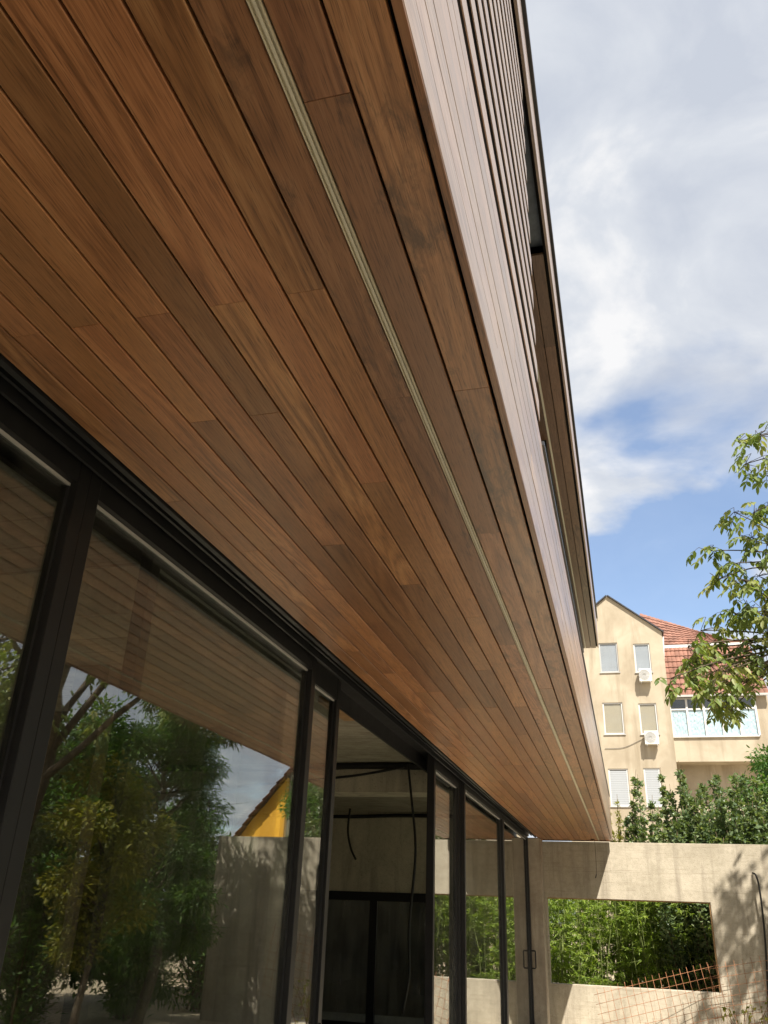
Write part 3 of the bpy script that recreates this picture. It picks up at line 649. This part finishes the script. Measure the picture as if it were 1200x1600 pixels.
def tree(name, label, base, height, trunk_r, clusters, nleaf, crad, m, ln, wd, shape='blade', droop=0.2, group=None, fork=0.35):
    """tapered trunk, a limb to every leaf cluster; clusters are world points"""
    t = thing(name, label, 'tree', tuple(base), group); base = np.array(base, float); cl = np.array(clusters, float)
    topc = cl[np.argmax(cl[:, 2])]; tp = np.array([cl[:, 0].mean(), cl[:, 1].mean(), 0.93 * topc[2]])
    T, tr = limb(base, tp, trunk_r, trunk_r * .18, 0, .05, 4); pa = [(T, tr)]
    for c in cl:
        hz = max(fork * height * 0.6, c[2] - 0.5 * np.linalg.norm(c[:2] - base[:2]) - 0.25); i = int(np.argmin(abs(T[:, 2] - hz)))
        pa.append(limb(T[i], c, max(.012, tr[i] * .45), .008, .06, .08, 3))
        for q in range(5):
            e_ = c + rng.normal(0, crad * .55, 3); pa.append(limb(c, e_, .008, .003, 0, .1, 1))
    tubes('trunk', 'bark', pa, t, 7)
    N = nleaf * len(cl); idx = np.repeat(np.arange(len(cl)), nleaf)
    u = unit(rng.normal(0, 1, (N, 3))); r_ = crad * rng.random((N, 1)) ** .4 * rng.uniform(.75, 1.2, (N, 1)); P_ = cl[idx] + u * r_ * [1, 1, .75]
    leaves('crown', m, P_, u + rng.normal(0, .7, (N, 3)) - [0, 0, droop], rng.normal(0, .6, (N, 3)) + [0, 0, 1], rng.uniform(.7, 1.25, N) * ln, rng.uniform(.8, 1.2, N) * wd, np.clip(rng.normal(.5, .22, N) + (rng.random(len(cl)) - .5)[idx] * .3, 0, 1), t, shape)
    return t

def walnut():
    TY = 12.0
    t = thing('walnut_tree', 'walnut tree with drooping compound leaves reaching in from the right picture edge', 'tree', (5.4, 12.4, -0.47)); base = np.array([5.4, 12.4, -0.47])
    # leafy twig ends seen against the sky and the roof (pixel, spread)
    seen = [(1152, 690, .16), (1185, 680, .18), (1165, 725, .15), (1195, 720, .2), (1147, 800, .15), (1178, 800, .2), (1200, 790, .2), (1175, 840, .2), (1198, 850, .2),
            (1108, 860, .16), (1122, 905, .18), (1150, 880, .15), (1160, 905, .2), (1185, 900, .22), (1205, 905, .22), (1135, 955, .12), (1148, 960, .18), (1170, 950, .2), (1195, 955, .22), (1215, 950, .2),
            (1095, 985, .18), (1105, 1010, .18), (1075, 1010, .16), (1085, 1035, .2), (1110, 1040, .22), (1130, 1050, .16), (1170, 1000, .2), (1195, 990, .22), (1180, 1040, .15), (1165, 1065, .16),
            (1048, 1060, .15), (1072, 1068, .12), (1110, 1075, .18), (1130, 1085, .15), (1105, 1095, .14), (1140, 1110, .15), (1125, 1105, .1), (1200, 1040, .14), (1150, 1020, .14)]
    ends = [(onY(a, b, TY + rng.uniform(-.45, .45)), s * 1.05) for a, b, s in seen]
    # the rest of the crown, out of frame to the right
    while len(ends) < 185:
        p = rng.uniform(-1, 1, 3)
        if np.linalg.norm(p) > 1 or np.linalg.norm(p) < .45: continue
        c = np.array([5.9, 12.0, 7.9]) + p * [3.9, 4.4, 4.2]
        if c[0] / c[1] < 0.19 + 0.02 * max(0, c[2] - 4): continue
        if c[2] < 3.6: continue
        ends.append((c, .36))
    T, tr = limb(base, (5.7, 12.1, 10.6), .19, .03, 0, .04, 4); pa = [(T, tr)]
    # main limbs towards the camera's right, then forks
    hubs = []
    for k, tgt in enumerate([(2.6, 12.0, 5.2), (2.9, 12.1, 6.4), (3.5, 11.0, 8.0), (7.6, 12.5, 7.0), (5.6, 9.6, 6.5), (5.2, 14.6, 6.8), (7.4, 10.2, 8.2), (7.2, 14, 8.5), (4.2, 13.4, 9.0), (3.8, 10.2, 5.5)]):
        i = int(np.argmin(abs(T[:, 2] - (2.2 + .45 * (tgt[2] - 2.2))))); P, rr = limb(T[i], tgt, .075, .022, .05, .06, 3); pa.append((P, rr)); hubs += list(P[len(P) // 3::3])
    hubs = np.array(hubs); Pp = []; Dd = []; Tn = []
    for c, s in ends:
        h = hubs[np.argmin(np.linalg.norm(hubs - c, axis=1) + .0)]
        P, rr = limb(h, c, .016, .006, .03, .05, 2); pa.append((P, rr))
        nleaf = int(4 + 24 * s) if s < .3 else 15
        tw = rng.random() * .5
        for q in range(nleaf):
            st = P[-1 - int(rng.integers(0, max(1, len(P) // 3)))] * .35 + c * .65 + rng.normal(0, s * .45, 3)
            a = rng.uniform(0, 2 * math.pi); dr = unit(np.array([math.cos(a), math.sin(a), rng.uniform(-.55, .25)])); L = rng.uniform(.16, .27)
            ra = np.array([st + dr * L * u - np.array([0, 0, .55 * L * u * u]) for u in np.linspace(0, 1, 5)])
            if s < .3: pa.append((ra, .003)); pa.append((np.array([c, (c + st) / 2, st]), .004))
            side = np.cross(dr, [0, 0, 1.0]); tone = np.clip(rng.normal(.45, .2) + tw * .4, 0, 1)
            for j, u in enumerate((.35, .35, .62, .62, .88, .88, 1.0)):
                sg = (1 if j % 2 else -1) if j < 6 else 0
                Pp.append(st + dr * L * u - np.array([0, 0, .55 * L * u * u])); Dd.append(dr * .55 + side * sg * .8 - np.array([0, 0, .75]) + rng.normal(0, .15, 3)); Tn.append(np.clip(tone + rng.normal(0, .1), 0, 1))
    Pp = np.array(Pp); Dd = np.array(Dd); N = len(Pp)
    tubes('trunk', 'bark', pa, t, 6)
    hz = unit(Dd * [1, 1, 0] + rng.normal(0, .05, (N, 3))) ; leaves('crown', 'walnut_leaf', Pp, Dd, hz * .7 + [0, 0, .7] + rng.normal(0, .25, (N, 3)), rng.uniform(.095, .15, N), rng.uniform(.045, .065, N), np.array(Tn), t, 'oval')
walnut()

# garden to the right of the terrace: it shows in the door glass
def blob(c, r, n, zmin=None):
    o = []
    while len(o) < n:
        p = rng.uniform(-1, 1, 3)
        if .3 < np.linalg.norm(p) < 1:
            q = np.array(c) + p * r
            if zmin is None or q[2] > zmin: o.append(q)
    return o
tree('feathery_tree', 'tall feathery dark green tree at the end of the concrete garden wall', (5.0, 16.0, -.47), 6.2, .12, blob((5.2, 16.0, 2.6), (1.25, 1.2, 3.1), 62, .1) + blob((4.9, 15.8, 5.0), (1.4, 1.5, 1.1), 18, 3.0), 420, .44, 'feather_leaf', .15, .035, 'blade', .5)
tree('golden_shrub_tree', 'yellow-green small tree mirrored in the middle of the large door pane', (4.3, 12.9, -.47), 4.0, .07, blob((4.3, 12.9, 2.4), (.75, 1.0, 1.5), 30, .9), 330, .42, 'gold_leaf', .10, .04, 'oval', .3)
tree('garden_tree', 'broad dark green garden tree right of the terrace, mirrored beside the dark stile', (9.2, 18.6, -.47), 6.0, .14, blob((9.2, 18.6, 3.0), (2.4, 2.2, 3.3), 100, .0), 480, .62, 'feather_leaf', .15, .06, 'oval', .3)
tree('garden_tree', 'dark green tree near the camera, mirrored in the leftmost pane', (8.4, 13.8, -.47), 5.6, .13, blob((8.4, 13.8, 2.9), (1.9, 2.1, 3.2), 90, .0), 450, .58, 'shrub_leaf', .11, .06, 'oval', .3)
tree('garden_tree', 'dark tree behind the wall end, before the yellow house', (8.3, 22.6, -.47), 5.0, .12, blob((8.3, 22.6, 1.9), (1.6, 1.3, 2.3), 60, -.2), 420, .58, 'feather_leaf', .14, .06, 'oval', .3)
tree('garden_tree', 'tree closing the garden behind the yellow house side', (4.4, 25.5, -.47), 6.5, .13, blob((4.4, 25.5, 4.3), (1.3, 1.5, 2.2), 45, 1.0), 330, .55, 'feather_leaf', .13, .05, 'oval', .3)
for k, (x, y, hgt) in enumerate(((2.5, -4.4, 7.4), (2.7, -1.9, 7.0), (4.1, 0.7, 6.6), (5.2, 3.6, 6.4))):  # unseen trees, added to darken the near terrace and soffit
    tree('shade_tree', ['leafy tree behind the camera shading the near terrace', 'leafy tree right of the camera shading the terrace', 'leafy tree right of the terrace a step ahead of the camera', 'leafy tree right of the terrace, farthest ahead of the shade trees'][k], (x, y, -.47), hgt, .14,
         blob((x - .2, y, hgt - 2.3), (2.3, 2.1, 2.0), 60, 2.4), 560, .75, 'feather_leaf', .15, .075, 'oval', .3, 'leafy trees shading the near end of the terrace')
for k, (x, y, hgt) in enumerate(((6.2, 17.6, 2.4), (6.2, 14.3, 2.3), (5.75, 20.1, 3.0), (6.0, 12.0, 2.4), (6.6, 8.4, 2.8), (7.0, 5.0, 3.0))):
    shrub('garden_shrub', ['dense low shrub beside the right end of the garden wall', 'low shrub beside the feathery tree, towards the camera', 'dense shrub just behind the right end of the garden wall', 'low shrub behind the golden little tree', 'low shrub right of the terrace, second nearest the camera', 'low shrub right of the terrace, nearest the camera'][k],
          'low shrubs edging the garden', (x, y, -.47), hgt, 1.1, 20, 260, 'blade', 'feather_leaf', .13, .05, .35, .05)

# board pile seen low in the near pane
for k in range(6):
    o = bev(box('timber_board', 'pale_board', 3.3 + .05 * (k % 2), 3.62 + .03 * (k % 3), 8.0 + .07 * (k % 3), 9.6 - .05 * k, -0.44 + k * .062, -0.385 + k * .062), .004)
    o.rotation_euler[2] = 0.12 * ((k * 7) % 5 - 2) / 2
    tag(o, ['lowest', 'second lowest', 'third lowest', 'third highest', 'second highest', 'topmost'][k] + ' pale board in the pile on the soil right of the terrace', 'board', 'pale boards piled on the soil')

# ------------------------------------------------------------------ tiled roof helper
def tile_roof(name, m, p0, pu, pv, nu, nv, parent, lift=0.05, amp=0.035, pv2=None):
    """courses of rounded tiles on the quad p0 + u*pu + v*pv (v runs up the slope); each course laps the one below"""
    p0, pu, pv = map(lambda q: np.array(q, float), (p0, pu, pv)); pw = pv if pv2 is None else np.array(pv2, float); n = unit(np.cross(pu, pv)); V = []; F = []; wl = np.array(world_loc(parent)); K = 6
    for j in range(nv):
        b = len(V); cols = nu * K + 1
        for i in range(cols):
            u = i / (cols - 1); w = amp * abs(math.sin(math.pi * i / K)) ** .7
            for (vv, hh) in ((j / nv, 0.0), (j / nv, lift + w), ((j + 1.02) / nv, w * .9 + .004)):
                V.append(tuple(p0 + pu * u + (pv * (1 - u) + pw * u) * vv + n * hh - wl))
        for i in range(cols - 1):
            a = b + i * 3; F += [(a, a + 3, a + 4, a + 1), (a + 1, a + 4, a + 5, a + 2)]
    me = bpy.data.meshes.new(name); me.from_pydata(V, [], F); o = link(name, me, m, parent); o['kind'] = 'stuff'; return o

# ------------------------------------------------------------------ cream house behind
HY = 48.0
ch = thing('cream_house', 'cream plastered four storey house with gable front and red tiled mansard roof', 'house', (3, HY, 0))
def hp(px, py, Y=HY): return onY(px, py, Y)
apex = hp(948, 932); gr_ = hp(1033.5, 987); xR = gr_[0]; xA = apex[0]; xL = 2 * xA - xR; zE = gr_[2]; zA = apex[2]
WIN = [((935, 1005), (968, 1050), 'steel_frame', 'shutter_grey'), ((989, 1006), (1019, 1050), 'white_frame', 'shutter_grey'), ((941, 1098), (976.5, 1147), 'white_frame', 'blind_beige'),
       ((997, 1099), (1030, 1147), 'white_frame', 'blind_beige'), ((950, 1201), (986, 1260), 'white_frame', 'shutter_white'), ((1005, 1200), (1037, 1260), 'white_frame', 'shutter_white')]
WR = []
for pa_, pb_, fr_, pn_ in WIN:
    a = hp(*pa_); b = hp(*pb_); WR.append((min(a[0], b[0]), max(a[0], b[0]), min(a[2], b[2]), max(a[2], b[2])))
WR[5] = (WR[5][0], min(WR[5][1], xR - .12), WR[5][2], WR[5][3])
xs = sorted([xL, xR] + [q for w in WR for q in w[:2]]); zs_ = sorted([-.6, zE] + [q for w in WR for q in w[2:]])
RV = .13; V = []; F = []
def quad(*p): V.extend((a - 3, b - HY, c) for a, b, c in p); F.append(tuple(range(len(V) - len(p), len(V))))
for x0, x1 in zip(xs[:-1], xs[1:]):
    for z0, z1 in zip(zs_[:-1], zs_[1:]):
        if any(w[0] - 1e-6 <= x0 and x1 <= w[1] + 1e-6 and w[2] - 1e-6 <= z0 and z1 <= w[3] + 1e-6 for w in WR): continue
        quad((x0, HY, z0), (x1, HY, z0), (x1, HY, z1), (x0, HY, z1))
quad((xL, HY, zE), (xR, HY, zE), (xA, HY, zA))
for x0, x1, z0, z1 in WR:
    for (p, q) in (((x0, z0), (x1, z0)), ((x1, z0), (x1, z1)), ((x1, z1), (x0, z1)), ((x0, z1), (x0, z0))): quad((p[0], HY, p[1]), (p[0], HY + RV, p[1]), (q[0], HY + RV, q[1]), (q[0], HY, q[1]))
quad((xR, HY, -.6), (xR, HY + 9, -.6), (xR, HY + 9, zE), (xR, HY, zE)); quad((xL, HY, -.6), (xL, HY, zE), (xL, HY + 9, zE), (xL, HY + 9, -.6))
quad((xR, HY, zE), (xR, HY + 9, zE), (xA, HY + 9, zA), (xA, HY, zA)); quad((xL, HY, zE), (xA, HY, zA), (xA, HY + 9, zA), (xL, HY + 9, zE)); quad((xL, HY + 9, -.6), (xL, HY + 9, zE), (xA, HY + 9, zA), (xR, HY + 9, zE), (xR, HY + 9, -.6))
me = bpy.data.meshes.new('gable_block'); me.from_pydata(V, [], F); link('gable_block', me, 'cream_plaster', ch)
# thin verge capping on both gable slopes
for sx, xe in ((1, xR), (-1, xL)):
    a = np.array([xA, 0, zA]); b = np.array([xe, 0, zE]); d = (b - a); b = a + d * 1.03; nn = unit(np.array([-d[2], 0, d[0]]) * (1 if sx > 0 else -1)); nn = nn if nn[2] > 0 else -nn
    Q = []
    for y in (HY - .14, HY + 9.1):
        for h in (.012, .075): Q += [tuple(a + nn * h + [0, y, 0]), tuple(b + nn * h + [0, y, 0])]
    me = bpy.data.meshes.new('verge'); me.from_pydata([(q[0] - 3, q[1] - HY, q[2]) for q in Q], [], [(0, 1, 3, 2), (4, 6, 7, 5), (0, 4, 5, 1), (2, 3, 7, 6), (0, 2, 6, 4), (1, 5, 7, 3)]); link('verge', me, 'coping_metal', ch)
fw = .07
for (x0, x1, z0, z1), (_, _, fr, pn) in zip(WR, WIN):
    y0, y1 = HY + .05, HY + .11; e_ = .002; x0, x1, z0, z1 = x0 + e_, x1 - e_, z0 + e_, z1 - e_
    w = box('window', fr, x0, x1, y0, y1, z0, z0 + fw, ch, [(x0, x1, y0, y1, z1 - fw, z1), (x0, x0 + fw, y0, y1, z0 + fw, z1 - fw), (x1 - fw, x1, y0, y1, z0 + fw, z1 - fw)])
    if pn == 'shutter_white':
        zz_ = z0 + fw
        while zz_ < z1 - fw - .05: box('shutter_slat', pn, x0 + fw, x1 - fw, HY + .055, HY + .075 + .008 * (int(zz_ * 20) % 2), zz_ + .004, zz_ + .088, w); zz_ += .092
    else:
        box('blind', pn, x0 + fw, x1 - fw, HY + .10, HY + .108, z0 + fw, z1 - fw, w)
        box('pane', 'clear_glass', x0 + fw, x1 - fw, HY + .08, HY + .086, z0 + fw, z1 - fw, w)
    box('recess_back', 'dark_plaster', x0 + .001, x1 - .001, HY + .112, HY + .128, z0 + .001, z1 - .001, w)
    box('sill', 'steel_frame', x0 - .05, x1 + .05, HY - .06, HY - .003, z0 - .05, z0 - .006, w)
# body behind with balcony glazing and mansard
BY = HY + 1.0
def hb(px, py): return onY(px, py, BY)
xB0 = xR - .2; xB1 = hb(1199, 1090)[0]; zW = hb(1100, 1089)[2]; zUp = hb(1100, 1003)[2]
zR = hb(1100, 1190)[2]; box('main_block', 'cream_plaster', xB0, xB1, BY, BY + 9, zR, zW, ch, [(xB0, xB1, BY + 1.3, BY + 9, -.6, zR)])
ML = hb(1036, 1088); MR = hb(1198, 1088); UL = hb(1036, 1006); UR = hb(1186, 1004)
sl_ = 0.9
tile_roof('mansard_tiles', 'roof_tile', (xR - .25, BY - .25, zW + .04), (xB1 - xR + .35, 0, 0), (0, sl_, zUp - zW), 22, 9, ch, pv2=(-.55, sl_, zUp - zW))
box('mansard_core', 'roof_tile', xR - .3, xB1 - .7, BY + .75, BY + 8.5, zW, zUp, ch)
box('roof_gutter', 'white_frame', xR + .1, xB1 - .2, BY + .55, BY + .72, zUp - .12, zUp + .06, ch)
ridge = onY(1005, 961, BY + 3.6); re_ = onY(1165, 996, BY + 3.0)
# upper hip slope: falls to the right
tile_roof('upper_roof_tiles', 'roof_tile', (xR - 1.2, BY + .62, zUp + .08), (xB1 - xR + .9, 0, 0), (.3, 3.2, ridge[2] - zUp + .1), 22, 9, ch, pv2=(-.6, 1.2, .35))
V = [(xB1 - .3, BY + .62, zUp + .08), (xB1 - .9, BY + 3.8, ridge[2]), (xB1 - .3, BY + 8, zUp + .08)]
box('eaves_gutter', 'steel_frame', xR + .05, xB1 + .1, BY - .42, BY - .28, zW - .06, zW + .05, ch)
# balcony glazing: five bays with transoms, foil behind the lower panes
gb = thing('balcony_glazing', None, None); gb.parent = ch; gb.location = Vector((xR, BY, 11)) - Vector(ch.location)
a = hb(1045, 1092); b = hb(1187, 1149); gx0, gx1, gz0, gz1 = a[0], b[0], b[2], a[2]; zt = gz0 + (gz1 - gz0) * .70
box('frame', 'white_frame', gx0, gx1, BY - .10, BY - .004, gz0 - .07, gz0, gb, [(gx0, gx1, BY - .10, BY - .004, gz1 - .07, gz1), (gx0, gx1, BY - .10, BY - .004, zt - .04, zt + .04)])
bx_ = np.linspace(gx0, gx1, 6)
for x in bx_: box('mullion', 'white_frame', x - .055, x + .055, BY - .105, BY - .005, gz0 + .001, gz1 - .071, gb)
for x0, x1 in zip(bx_[:-1], bx_[1:]):
    box('pane', 'window_glass', x0 + .055, x1 - .055, BY - .06, BY - .05, zt + .04, gz1 - .072, gb)
    box('pane', 'clear_glass', x0 + .055, x1 - .055, BY - .06, BY - .05, gz0 + .002, zt - .04, gb)
    # crumpled foil sheet
    n = 14; V = []; F = []
    for j in range(n):
        for i in range(n):
            V.append((x0 + .06 + (x1 - x0 - .12) * i / (n - 1) - xR, -.028 + rng.normal(0, .009), gz0 + .005 + (zt - gz0 - .05) * j / (n - 1) - 11))
    for j in range(n - 1):
        for i in range(n - 1): F.append((j * n + i, j * n + i + 1, (j + 1) * n + i + 1, (j + 1) * n + i))
    me = bpy.data.meshes.new('foil_sheet'); me.from_pydata(V, [], F); link('foil_sheet', me, 'foil', gb)
# wall cable and joint cracks on the gable
tubes('wall_cable', 'dark_part', [(spline([hp(945, 1170, HY - .03), hp(975, 1168, HY - .03), hp(1004, 1155, HY - .03)], 6), .012)], ch, 5)
tubes('downpipe', 'steel_frame', [(np.array([hp(1036, 995, HY + .25), hp(1039, 1090, HY + .25), hp(1052, 1330, HY + .25)]), .05)], ch, 8)
def ac(label, pa, pb, fan=True):
    a = hp(*pa); b = hp(*pb); x0, x1 = a[0], b[0]; z0, z1 = b[2], a[2]; yb = HY - .16; yf = HY - .46
    t = thing('air_conditioner', label, 'air conditioner', ((x0 + x1) / 2, HY, z0), 'outdoor air conditioning units on the cream wall')
    bev(box('casing', 'ac_white', x0, x1, yf, yb, z0, z1, t), .015)
    cx = x0 + (x1 - x0) * .42; cz = (z0 + z1) / 2; r_ = (z1 - z0) * .40
    ring = np.array([(cx + r_ * math.cos(q), yf - .006, cz + r_ * math.sin(q)) for q in np.linspace(0, 2 * math.pi, 25)])
    tubes('fan_guard', 'steel_frame', [(ring, .012)] + [(np.array([(cx, yf - .008, cz), (cx + r_ * math.cos(q), yf - .006, cz + r_ * math.sin(q))]), .006) for q in np.linspace(0, 2 * math.pi, 13)[:-1]] + [(np.array([(cx + r_ * s * math.cos(q), yf - .008, cz + r_ * s * math.sin(q)) for q in np.linspace(0, 2 * math.pi, 25)]), .006) for s in (.35, .6, .8)], t, 5)
    me = bpy.data.meshes.new('fan_opening'); cpt = t.location
    me.from_pydata([(cx + r_ * .97 * math.cos(q) - cpt.x, yf - .003 - cpt.y, cz + r_ * .97 * math.sin(q) - cpt.z) for q in np.linspace(0, 2 * math.pi, 25)[:-1]], [], [tuple(range(24))]); link('fan_opening', me, 'steel_frame', t)
    box('bracket', 'steel_frame', x0 + .08, x0 + .12, yf, HY - .003, z0 - .05, z0 - .002, t); box('bracket', 'steel_frame', x1 - .12, x1 - .08, yf, HY - .003, z0 - .05, z0 - .002, t)
ac('upper white air conditioner under the top right gable window', (997.5, 1048), (1019, 1067))
ac('lower white air conditioner with visible round fan below the beige blind', (1006, 1144.5), (1030, 1165))

# ------------------------------------------------------------------ yellow house (stands to the right, mirrored in the door glass)
yh = thing('yellow_house', 'bright yellow house with steep red tiled roof, mirrored in the door glass', 'house', (9.5, 28, 0))
V = []
for y in (28.0, 36.0): V += [(7.15, y, -.6), (9.8, y, -.6), (9.8, y, 2.55), (9.0, y, 3.55), (7.15, y, 5.75)]
me = bpy.data.meshes.new('wall_body'); me.from_pydata([(a - 9.5, b - 28, c) for a, b, c in V], [], [(0, 1, 2, 3, 4), (9, 8, 7, 6, 5), (1, 6, 7, 2), (0, 4, 9, 5), (2, 7, 8, 3), (3, 8, 9, 4)]); link('wall_body', me, 'yellow_plaster', yh)
tile_roof('roof_tiles', 'roof_tile', (9.95, 27.7, 2.5), (0, 8.6, 0), (-3.0, 0, 3.55), 30, 13, yh)
box('party_wall', 'room_concrete', 6.5, 7.12, 28.2, 36, -.6, 6.0, yh)

# ------------------------------------------------------------------ cables in the room
def cab(label, pts, r=.012):
    tag(tubes('cable', 'rubber', [(spline(pts, 8), r)], None, 6), label, 'cable', 'loose cables inside the unfinished room')
cab('thick black cable duct fixed across the ceiling beam inside', [(-6.5, 10.86, 3.35), (-4.2, 10.86, 3.33), (-3.4, 10.86, 3.36), (-2.3, 10.86, 3.34)], .045)
cab('thin black cable sagging below the ceiling beam inside', [(-6.2, 10.8, 3.0), (-4.6, 10.8, 3.12), (-3.4, 10.8, 3.22), (-2.7, 10.8, 3.33)], .016)
cab('black cable run along the top of the inner cross wall', [(-8.0, 16.44, 3.34), (-5.5, 16.44, 3.30), (-4.0, 16.44, 3.33), (-2.3, 16.44, 3.31)], .035)
cab('long black cable hanging down beside the open door inside', [(-2.62, 10.7, 3.36), (-2.56, 10.7, 2.9), (-2.5, 10.7, 2.3), (-2.56, 10.7, 1.5), (-2.55, 10.7, 1.0), (-2.62, 10.7, .6)], .016)
cab('short looped black cable hanging from the inner ceiling', [(-5.0, 15.9, 3.39), (-5.02, 15.9, 3.0), (-4.95, 15.9, 2.7), (-4.84, 15.9, 2.50)], .022)
